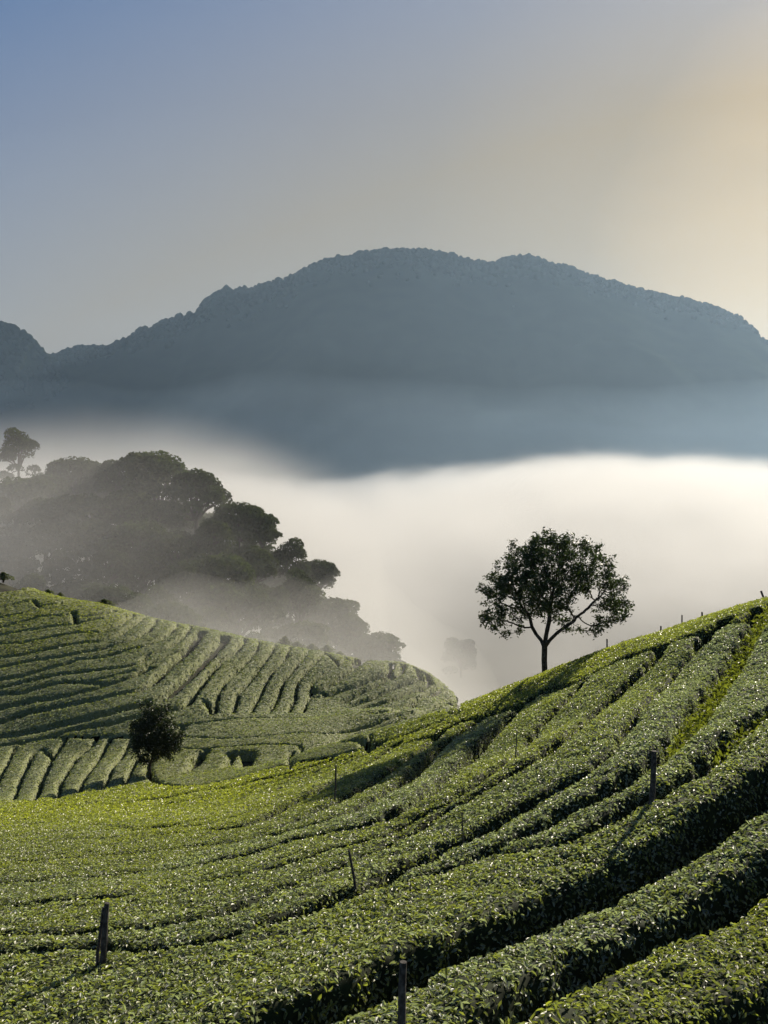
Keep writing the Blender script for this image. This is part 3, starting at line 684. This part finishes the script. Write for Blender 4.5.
        LV, LP, LT = leaves(Q, nr[k], L, (.46 if key == 'n' else .7), (.55 if key == 'n' else .2), six, tint, up=.25)
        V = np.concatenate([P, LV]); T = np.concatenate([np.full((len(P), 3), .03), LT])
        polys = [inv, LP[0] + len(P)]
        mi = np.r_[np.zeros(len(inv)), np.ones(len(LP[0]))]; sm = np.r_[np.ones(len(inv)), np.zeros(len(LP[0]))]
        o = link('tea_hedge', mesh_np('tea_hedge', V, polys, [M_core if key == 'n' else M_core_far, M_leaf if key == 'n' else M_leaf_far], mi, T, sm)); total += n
        tag(o, r[4], 'tea hedge', 'tea hedges on the near slope' if key == 'n' else 'tea rows on the left hill')
    print('leaves', key, total)
hedges(Gn, 'n', 0, 60); hedges(Gf, 'f', 40, 100)

def surf(px, py, Y=None):
    p = hit(px, py) if Y is None else at(px, py, Y)[:2]
    return np.array([p[0], p[1], float(S(p[0], p[1]))])
# grass in the wide strip between two hedges on the right slope, and tufts on the paths
m = Gn.comp == Gn.id_at(721, 688)
for _ in range(4): m = m | np.roll(m, 1, 0) | np.roll(m, -1, 0) | np.roll(m, 1, 1) | np.roll(m, -1, 1)
m = m & ((Gn.d < .0) | (Gn.comp == Gn.id_at(721, 688)))
J, I = np.nonzero(m); X = Gn.X[J, I]; Y = Gn.Y[J, I]; P = np.stack([X, Y, S(X, Y) - HB], 1); u, v = project(P + [0, 0, .4])
strip = (u > 660) & (u < 790) & (v < 760) & (v > 595); Ps = P[strip]
k = rng.integers(0, len(Ps), 26000); Q = Ps[k] + np.c_[rng.uniform(-.06, .06, (len(k), 2)), rng.uniform(.1, .48, len(k))]
tint = np.array([[.21, .22, .04]]) * rng.uniform(.6, 1.3, (len(k), 1))
LV, LP, LT = leaves(Q, np.tile([[.0, -.3, .8]], (len(k), 1)), rng.uniform(.08, .17, len(k)), .4, .6, False, tint)
tag(link('grass', mesh_np('grass', LV, LP, [M_grass], tint=LT)), 'yellow-green grass growing in the strip between hedges on the right slope', 'grass', kind='stuff')

# ------------------------------------------------------------------ posts and stakes
def tube(path, radii, sides=8, cap=True, jit=0):
    path = [Vector(p) for p in path]; V = []; Fc = []
    for i, p in enumerate(path):
        d = (path[min(i + 1, len(path) - 1)] - path[max(i - 1, 0)]).normalized(); a = d.cross(Vector((0.31, .95, .07))).normalized(); b = d.cross(a)
        for k in range(sides):
            t = 2 * math.pi * k / sides; rr = radii[i] * (1 + random.uniform(-jit, jit)); V.append(p + a * math.cos(t) * rr + b * math.sin(t) * rr)
    for i in range(len(path) - 1):
        for k in range(sides): Fc.append((i * sides + k, i * sides + (k + 1) % sides, (i + 1) * sides + (k + 1) % sides, (i + 1) * sides + k))
    if cap: Fc.append(tuple(range((len(path) - 1) * sides, len(path) * sides))); Fc.append(tuple(reversed(range(sides))))
    return [tuple(v) for v in V], Fc
def py_mesh(name, V, Fc, m, smooth=False):
    me = bpy.data.meshes.new(name); me.from_pydata(V, [], Fc); me.materials.append(m)
    for p in me.polygons: p.use_smooth = smooth
    me.update(); return me
def post(base_px, base_py, top_px, top_py, r, label, cat='post', name='wooden_post', split=False, Y=None, group='posts and stakes in the tea rows', bend=0):
    b = surf(base_px, base_py, Y); t = at(top_px, top_py, b[1]); foot = b + (b - t) / max(np.linalg.norm(b - t), .1) * (HB + .15)
    n = 7; path = [foot * (1 - i / n) + t * (i / n) + np.array([bend * math.sin(math.pi * i / n) + random.uniform(-.15, .15) * r, 0, 0]) for i in range(n + 1)]
    rad = [r * (1.08 - .2 * i / n) * random.uniform(.93, 1.05) for i in range(n + 1)]
    V, Fc = tube(path, rad, 9, jit=.1)
    o = link(name, py_mesh(name, [tuple(np.array(v) - foot) for v in V], Fc, M_post), loc=tuple(foot)); tag(o, label, cat, group)
    return o, b, t
o, b, t = post(101, 963, 107, 903, .035, 'leaning grey wooden post in the lower left tea hedge', bend=.02)
V, Fc = tube([b + [-.042, .01, -.5], b + [-.036, .01, .1], t + [-.038, .01, -.05]], [.018, .02, .016], 7)      # the split half beside it
link('split_half', py_mesh('split_half', [tuple(Vector(v) - o.location) for v in V], Fc, M_post), parent=o)
post(401, 1040, 403, 962, .032, 'dark wooden post cut off by the bottom edge, beside the widest path')
o, b, t = post(652, 799, 654, 751, .04, 'straight black post standing between hedges on the right slope')
post(351, 884, 349, 850, .018, 'thin crooked stake above the dark path left of the picture middle', bend=.05, name='stake', cat='stake')
post(335, 799, 336, 766, .022, 'thin dark stake at the upper edge of the hedge left of the tree shadow', name='stake', cat='stake')
post(514, 757, 517, 731, .012, 'thin pale stick in the tree shadow on the slope', name='stake', cat='stake', bend=.03)
post(463, 838, 462, 812, .012, 'thin pale stick in the hedge in the middle of the slope', name='stake', cat='stake')
for bx_, by_, tx_, ty_, r, lab in [(607, 650, 607, 639, .03, 'dark ridge post first to the right of the tree'), (622, 646, 622, 641, .022, 'tiny ridge peg second to the right of the tree'),
      (661, 634, 661, 626, .03, 'short ridge post third to the right of the tree'), (682, 627, 682, 615, .024, 'tall thin ridge post midway between tree and right edge'),
      (702, 621, 702, 612, .032, 'thick short ridge post to the right of the tall thin one'), (765, 600, 761, 591, .035, 'slanting post on the ridge at the right edge')]:
    Yb = float(np.interp(bx_, [545, 623, 700, 768], [35.5, 33, 31.5, 31])) + .6; post(bx_, by_ + 2, tx_, ty_, r, lab, Y=Yb, group='posts along the ridge')

# ------------------------------------------------------------------ trees
def grow(attract, trunk, step, reach, kill, maxn=6000, tpar=None):
    """space colonisation: limbs and twigs that grow towards the places where the leaves are"""
    P = [np.array(p, float) for p in trunk]; par = tpar or [-1] + list(range(len(trunk) - 1)); par = list(par); A = np.array(attract)
    pts_ = np.zeros((maxn, 3)); pts_[:len(P)] = P; n = len(P)
    near = np.full(len(A), 1e9); who = np.zeros(len(A), int); done = 0
    alive = np.ones(len(A), bool)
    while n < maxn - 400:
        for i in range(done, n):
            d = np.linalg.norm(A - pts_[i], axis=1); m = d < near; near[m] = d[m]; who[m] = i
        done = n; alive &= near > kill; act = alive & (near < reach)
        if not act.any(): break
        grew = 0
        for i in np.unique(who[act]):
            d = A[act & (who == i)] - pts_[i]; d = (d / np.linalg.norm(d, axis=1)[:, None]).mean(0) + rng.normal(0, .12, 3); q = pts_[i] + d / (np.linalg.norm(d) + 1e-9) * step
            pts_[n] = q; par.append(i); n += 1; grew = 1
            if n >= maxn - 1: break
        if not grew: break
    return pts_[:n], np.array(par)
def limbs_mesh(P, par, r_tip, r_max, expo=2.3, skip=0):
    n = len(P); w = np.zeros(n); kids = np.zeros(n, int)
    for i in range(n - 1, 0, -1): kids[par[i]] += 1
    for i in range(n - 1, -1, -1):
        if kids[i] == 0: w[i] = r_tip ** expo
        if par[i] >= 0: w[par[i]] += w[i]
    r = w ** (1 / expo); r = np.minimum(r * min(1, r_max / r[0]) if r[0] > r_max else r, r_max)
    r = np.maximum(r, r_tip * .8)
    V = []; Fc = []
    for i in range(1, n):
        a, b = P[par[i]], P[i]; ra, rb = r[i] * 1.08, r[i]
        if par[i] < skip: ra = r[par[i]]
        s = 8 if r[i] > .05 else (5 if r[i] > .015 else 3)
        v, f = tube([a, b], [ra, rb], s, cap=False); k = len(V); V += v; Fc += [tuple(x + k for x in q) for q in f]
    return V, Fc, r, kids
def blob_pts(lobes, n):
    C = np.array([l[:3] for l in lobes]); Rr = np.array([l[3:6] for l in lobes]); vol = Rr.prod(1); k = rng.choice(len(lobes), n, p=vol / vol.sum())
    d = rng.normal(0, 1, (n, 3)); d /= np.linalg.norm(d, axis=1)[:, None]; rr = rng.random((n, 1)) ** (1 / 2.4)
    return C[k] + d * rr * Rr[k]
# the solitary tree on the ridge ----------------------------------------------
TY = 35.8; tb = at(545, 675, TY); tb[2] = float(S(tb[0], tb[1])) - HB
def tl(px, py, dy=0.0): return at(px, py, TY + dy) - tb
sc = TY / F
lob = [(*tl(556, 560), 2.0, 1.9, .95), (*tl(545, 590, -.3), 1.8, 1.9, .9), (*tl(512, 588), 1.15, 1.4, .8), (*tl(497, 615), .75, 1.1, .62), (*tl(590, 585), 1.3, 1.5, .75),
       (*tl(606, 607), 1.05, 1.2, .5), (*tl(622, 612, .3), .6, .8, .4), (*tl(530, 552), .9, 1.1, .55), (*tl(580, 555), .9, 1.1, .55), (*tl(560, 612, .6), 1.1, 1.2, .45), (*tl(520, 612, .6), .8, 1.1, .4),
       (*tl(487, 592), .35, .5, .3), (*tl(500, 565), .4, .5, .35), (*tl(610, 572), .45, .6, .3), (*tl(505, 631), .6, .8, .3), (*tl(592, 628), .65, .8, .3), (*tl(518, 634), .3, .5, .2), (*tl(612, 622), .5, .6, .25), (*tl(572, 626, -.3), .5, .7, .3), (*tl(636, 606), .2, .3, .16), (*tl(545, 536), .6, .8, .3)]
AP = blob_pts(lob, 2600)
AP = AP[(AP[:, 2] > tl(545, 640)[2])]
hole = fbm(AP[:, 0] * 1.5 + 21, AP[:, 2] * 1.5 + AP[:, 1] * .8, 3); AP = AP[hole > -.105]
trunk = [np.array([0, 0, 0.0]) , tl(544.6, 668), tl(544.3, 660), tl(544.5, 652), tl(544.6, 646), tl(545.5, 639), tl(547, 631), tl(549, 622), tl(550, 612), tl(541, 640, .1), tl(536, 634, .2), tl(532, 627, .2), tl(530, 618, .3), tl(550, 640, -.2), tl(557, 633, -.3), tl(565, 627, -.4), tl(574, 621, -.5)]
P, par = grow(AP, trunk, .13, 3.2, .17, 9000, [-1, 0, 1, 2, 3, 4, 5, 6, 7, 4, 9, 10, 11, 4, 13, 14, 15])
V, Fc, r, kids = limbs_mesh(P, par, .008, .14, 2.45, skip=5)
root = link('tree', None, loc=tuple(tb)); tag(root, 'solitary broad-crowned dark tree standing on the ridge of the right slope', 'tree')
link('trunk', py_mesh('trunk', V, Fc, M_bark, True), parent=root)
tips = P[(kids == 0) | ((r < .014) & (rng.random(len(P)) < .5))]
nL = 20000; k = rng.integers(0, len(tips), nL); Q = tips[k] + rng.normal(0, .085, (nL, 3)) * [1, 1, .8]
tint = np.array([[.045, .062, .02]]) * rng.uniform(.5, 1.5, (nL, 1))
LV, LP, LT = leaves(Q, np.tile([[0, 0, 1.]], (nL, 1)), rng.uniform(.08, .17, nL), .42, .8, False, tint)
link('crown', mesh_np('crown', LV, LP, [M_treeleaf], tint=LT), parent=root)
print('tree nodes', len(P), 'tips', len(tips))
# the dark bushy tree at the foot of the left hill ------------------------------
def bushy(name, label, cat, base, lobes_, n_attr, trunk_h, step, leafsize, nleaf, col, r_max, group=None):
    Aq = blob_pts(lobes_, n_attr); tr = [np.array([0, 0, 0.]), np.array([.01, 0, trunk_h * .5]), np.array([0, 0, trunk_h])]
    P, par = grow(Aq, tr, step, 6 * step + trunk_h * 2, step * 1.3, 3500); V, Fc, r, kids = limbs_mesh(P, par, r_max / 14, r_max, 2.3, skip=3)
    root = link(name, None, loc=tuple(base)); tag(root, label, cat, group); link('trunk', py_mesh('trunk', V, Fc, M_bark, True), parent=root)
    tips = P[kids == 0] if (kids == 0).sum() > 40 else P
    k = rng.integers(0, len(tips), nleaf); Q = tips[k] + rng.normal(0, step * .8, (nleaf, 3)); tint = np.array([col]) * rng.uniform(.5, 1.45, (nleaf, 1))
    LV, LP, LT = leaves(Q, np.tile([[0, 0, 1.]], (nleaf, 1)), rng.uniform(.7, 1.4, nleaf) * leafsize, .5, .8, False, tint)
    link('crown', mesh_np('crown', LV, LP, [M_treeleaf], tint=LT), parent=root); return root
BY = 52.5; bb = at(150, 780, BY); bb[2] = float(S(bb[0], bb[1])) - HB
def bl(px, py): return at(px, py, BY) - bb
bushy('small_tree', 'dark round bushy tree at the foot of the left hill', 'tree', bb,
      [(*bl(155, 732), 1.15, 1.1, 1.1), (*bl(150, 748), 1.0, 1.0, .75), (*bl(163, 745), .95, 1, .8), (*bl(152, 716), .75, .8, .55), (*bl(173, 738), .55, .6, .5), (*bl(139, 730), .5, .6, .6), (*bl(165, 709), .35, .4, .35), (*bl(180, 731), .3, .3, .22), (*bl(133, 722), .25, .3, .3), (*bl(146, 706), .3, .3, .3)],
      900, .9, .15, .14, 9500, (.03, .04, .014), .1)

# ------------------------------------------------------------------ wood on the left shoulder, standing in the mist
def broadleaf(h, w, seedv):
    g2 = np.random.default_rng(seedv); lob = [(0, 0, h * .6, w * .36, w * .36, h * .32)]
    for i in range(16):
        a = g2.uniform(0, 2 * math.pi); rr = g2.uniform(.22, .36) * w; zz = g2.uniform(.16, .88) * h; k_ = 1 - .55 * max(0, zz / h - .6) / .4
        lob.append((math.cos(a) * rr * k_, math.sin(a) * rr * k_, zz, w * g2.uniform(.13, .22), w * g2.uniform(.13, .22), h * g2.uniform(.08, .14)))
    C = np.array([l[:3] for l in lob]); Rr = np.array([l[3:] for l in lob]); n = 5200; k = g2.choice(len(lob), n, p=Rr.prod(1) ** .67 / (Rr.prod(1) ** .67).sum())
    d = g2.normal(0, 1, (n, 3)); d /= np.linalg.norm(d, axis=1)[:, None]; d[:, 2] = np.where(d[:, 2] < -.3, -d[:, 2], d[:, 2])
    Q = C[k] + d * Rr[k] * g2.uniform(.8, 1.08, (n, 1)); clump = g2.uniform(.6, 1.3, len(lob))[k][:, None]
    LV, LP, LT = leaves(Q, d, g2.uniform(.35, .8, n) * w / 11, .7, .6, False, np.array([[.055, .068, .028]]) * clump * g2.uniform(.7, 1.3, (n, 1)))
    crown = mesh_np('crown', LV, LP, [M_woodleaf], tint=LT)
    V = []; Fc = []
    for i in range(-1, 9):
        e = C[0] + [0, 0, h * .1] if i < 0 else C[1 + i]; p = [np.array([0, 0, -3.]), np.array([0, 0, h * .3]), (np.array([0, 0, h * .38]) + e) / 2, e]
        v, f = tube(p, [w * .035, w * .028, w * .015, w * .006], 6, cap=False); kk = len(V); V += v; Fc += [tuple(x + kk for x in q) for q in f]
    return py_mesh('trunk', V, Fc, M_bark, True), crown
KINDS = [broadleaf(12, 11, 1), broadleaf(11, 13, 2), broadleaf(13, 9, 3), broadleaf(10, 10, 4), broadleaf(14, 12, 5)]
def put_tree(kind, px, top, Y, scl, label, name='woodland_tree', group='trees of the misty wood', z=None):
    tr, cr = KINDS[kind]; hgt = [12, 11, 13, 10, 14][kind] * scl * .93
    p = at(px, top, Y); zz = p[2] - hgt
    root = link(name, None, loc=(p[0], p[1], zz)); root.scale = (scl, scl, scl); root.rotation_euler = (0, 0, random.uniform(0, 6.28)); tag(root, label, 'tree', group)
    link('trunk', tr, parent=root); link('crown', cr, parent=root); return root
WOOD = [(18, 432, 215, 1.0, 2, 'tall misty tree standing alone at the top of the wood at the left edge'),
 (75, 458, 190, 1.25, 1, 'wide misty tree between the lone tall one and the biggest crown'),
 (118, 462, 182, 1.0, 3, 'misty tree just left of the biggest crown of the wood'),
 (158, 452, 176, 1.3, 4, 'misty tree with the biggest highest crown in the middle of the wood'),
 (196, 470, 172, 1.15, 0, 'misty tree just right of the biggest crown of the wood'),
 (238, 503, 168, .95, 1, 'misty tree with a flat round crown lower down to the right'),
 (262, 520, 170, .75, 3, 'small misty tree on the right shoulder of the wood'),
 (290, 542, 172, .9, 2, 'pale misty tree near the right end of the wood'),
 (318, 560, 176, .75, 0, 'faintest misty tree at the right end of the wood'),
 (45, 475, 180, 1.1, 0, 'misty tree below and right of the lone tall one'),
 (15, 478, 172, 1.2, 4, 'misty tree filling the left edge under the lone tall one')]
for px, top, Y, scl, kd, lab in WOOD: put_tree(kd, px, top, Y, scl, lab)
LOW = []
ridge_x = [-60, 0, 60, 120, 160, 200, 240, 280, 320, 350]; ridge_y = [470, 478, 470, 478, 470, 490, 520, 552, 580, 610]
g3 = np.random.default_rng(5)
for px, dy, Yc, sc_, kd in [(0, 12, 205, 1.2, 1), (40, 18, 200, 1.1, 3), (85, 10, 200, 1.2, 4), (125, 6, 195, 1.2, 0), (175, 18, 192, 1.2, 1), (215, 10, 186, 1.2, 4), (245, 16, 186, 1.1, 1), (275, 14, 180, 1.1, 0), (300, 10, 178, 1.0, 4), (330, 16, 170, .9, 1), (350, 20, 165, .8, 3), (375, 24, 160, .7, 0)]:
    LOW.append((px, np.interp(px, [-60, 0, 60, 120, 160, 200, 240, 280, 320, 350, 400], [470, 478, 470, 478, 470, 490, 520, 552, 580, 600, 640]) + dy, Yc, sc_, kd))
for row, (dy, Yc) in enumerate([(22, 165), (48, 155), (78, 146), (108, 138), (135, 131)]):
    for px in np.arange(-50 + row * 13, 385, 43):
        LOW.append((px + g3.uniform(-9, 9), np.interp(px, ridge_x, ridge_y) + dy + g3.uniform(-9, 9), Yc + g3.uniform(-5, 5), g3.uniform(.7, 1.1), int(g3.integers(0, 5))))
def arrays(me):
    v = np.empty(len(me.vertices) * 3, np.float32); me.vertices.foreach_get('co', v); f = np.empty(len(me.loops), np.int32); me.loops.foreach_get('vertex_index', f)
    c = None
    if 'tint' in me.attributes: c = np.empty(len(me.vertices) * 4, np.float32); me.attributes['tint'].data.foreach_get('color', c); c = c.reshape(-1, 4)[:, :3]
    return v.reshape(-1, 3), f, c
MV = []; MF3 = []; MF4 = []; MT = []; off = 0
KA = [(arrays(a_), arrays(b_)) for a_, b_ in KINDS]
for px, top, Y, scl, kd in LOW:
    if top > np.interp(px, [0, 200, 330, 450], [570, 622, 642, 680]) + 12: continue
    hgt = [12, 11, 13, 10, 14][kd] * scl * .93; p = at(px, top, Y); an = g3.uniform(0, 6.28); ca, sa = math.cos(an), math.sin(an)
    for (v, f, c), q in zip(KA[kd], (4, 3)):
        w = v * scl * g3.uniform(.9, 1.1); w = np.stack([w[:, 0] * ca - w[:, 1] * sa + p[0], w[:, 0] * sa + w[:, 1] * ca + p[1], w[:, 2] + p[2] - hgt], 1)
        MV.append(w); (MF4 if q == 4 else MF3).append(f.reshape(-1, q) + off); off += len(w); MT.append(c if c is not None else np.full((len(v), 3), .03))
f4 = np.concatenate(MF4); f3 = np.concatenate(MF3)
tag(link('woodland', mesh_np('woodland', np.concatenate(MV), [f4, f3], [M_bark, M_woodleaf], np.r_[np.zeros(len(f4)), np.ones(len(f3))], np.concatenate(MT))),
    'misty mass of wood below the skyline crowns on the left', 'wood', kind='stuff')
put_tree(3, 461, 641, 300, 1.25, 'faint small misty tree beyond the right tip of the left hill', group=None, name='misty_tree')
# shrubs on the crest of the left hill
def shrub_mesh(seedv, h=1.0):
    g2 = np.random.default_rng(seedv); n = 700; a = g2.uniform(0, 6.28, n); t = g2.random(n); r_ = g2.uniform(0, .55, n) * (.55 + .45 * np.sin(a * 2 + seedv)) * (1.05 - t ** 3)
    Q = np.stack([np.cos(a) * r_, np.sin(a) * r_, t * h * (1 - r_ * .6)], 1)
    LV, LP, LT = leaves(Q, np.tile([[0, 0, 1.]], (n, 1)), g2.uniform(.1, .2, n), .5, 1.0, False, np.array([[.12, .14, .04]]) * g2.uniform(.6, 1.3, (n, 1)))
    V = []; Fc = []
    for i in range(4):
        b_ = g2.uniform(-.25, .25, 2); v, f = tube([(0, 0, -.4), (b_[0] * .5, b_[1] * .5, .3), (b_[0], b_[1], .8 * h)], [.03, .02, .008], 5, cap=False); kk = len(V); V += v; Fc += [tuple(x + kk for x in q) for q in f]
    return py_mesh('stem', V, Fc, M_bark), mesh_np('foliage', LV, LP, [M_grass], tint=LT)
SH = [shrub_mesh(21), shrub_mesh(22), shrub_mesh(23, 1.3)]
for i, (px, py_, Y, sc1, lab) in enumerate([(3, 573, 86, 1.3, 'yellow-green shrub on the crest at the left edge'), (48, 590, 87, .9, 'small shrub on the crest above the shortest tea row'), (60, 594, 87, .7, 'tiny shrub beside the small one on the crest'),
      (104, 600, 86, 1.5, 'feathery yellow-green shrub on the crest above the yellow bushes'), (112, 606, 86, 1.1, 'lower shrub just right of the feathery one on the crest'), (285, 640, 84, 1.5, 'grey misty shrub behind the crest above the third strip'),
      (297, 643, 85, 1.9, 'tallest grey misty shrub behind the crest in the middle'), (312, 645, 85, 1.6, 'grey misty shrub right of the tallest one behind the crest'), (327, 648, 85, 1.3, 'grey misty shrub above the left end of the fan'),
      (340, 652, 85, 1.1, 'low grey shrub above the fan of rows'), (371, 660, 85, .9, 'smallest grey shrub above the fan of rows')]):
    st, fo = SH[i % 3]; p = at(px, py_, Y); p = at(px, py_, far_y(Y)); root = link('shrub', None, loc=(p[0], p[1], p[2] - .5 * sc1)); root.scale = (sc1 * 1.7, sc1 * 1.7, sc1 * .55); root.rotation_euler = (0, 0, i * 1.3); tag(root, lab, 'shrub', 'shrubs along the crest of the left hill')
    link('stem', st, parent=root); link('foliage', fo, parent=root)
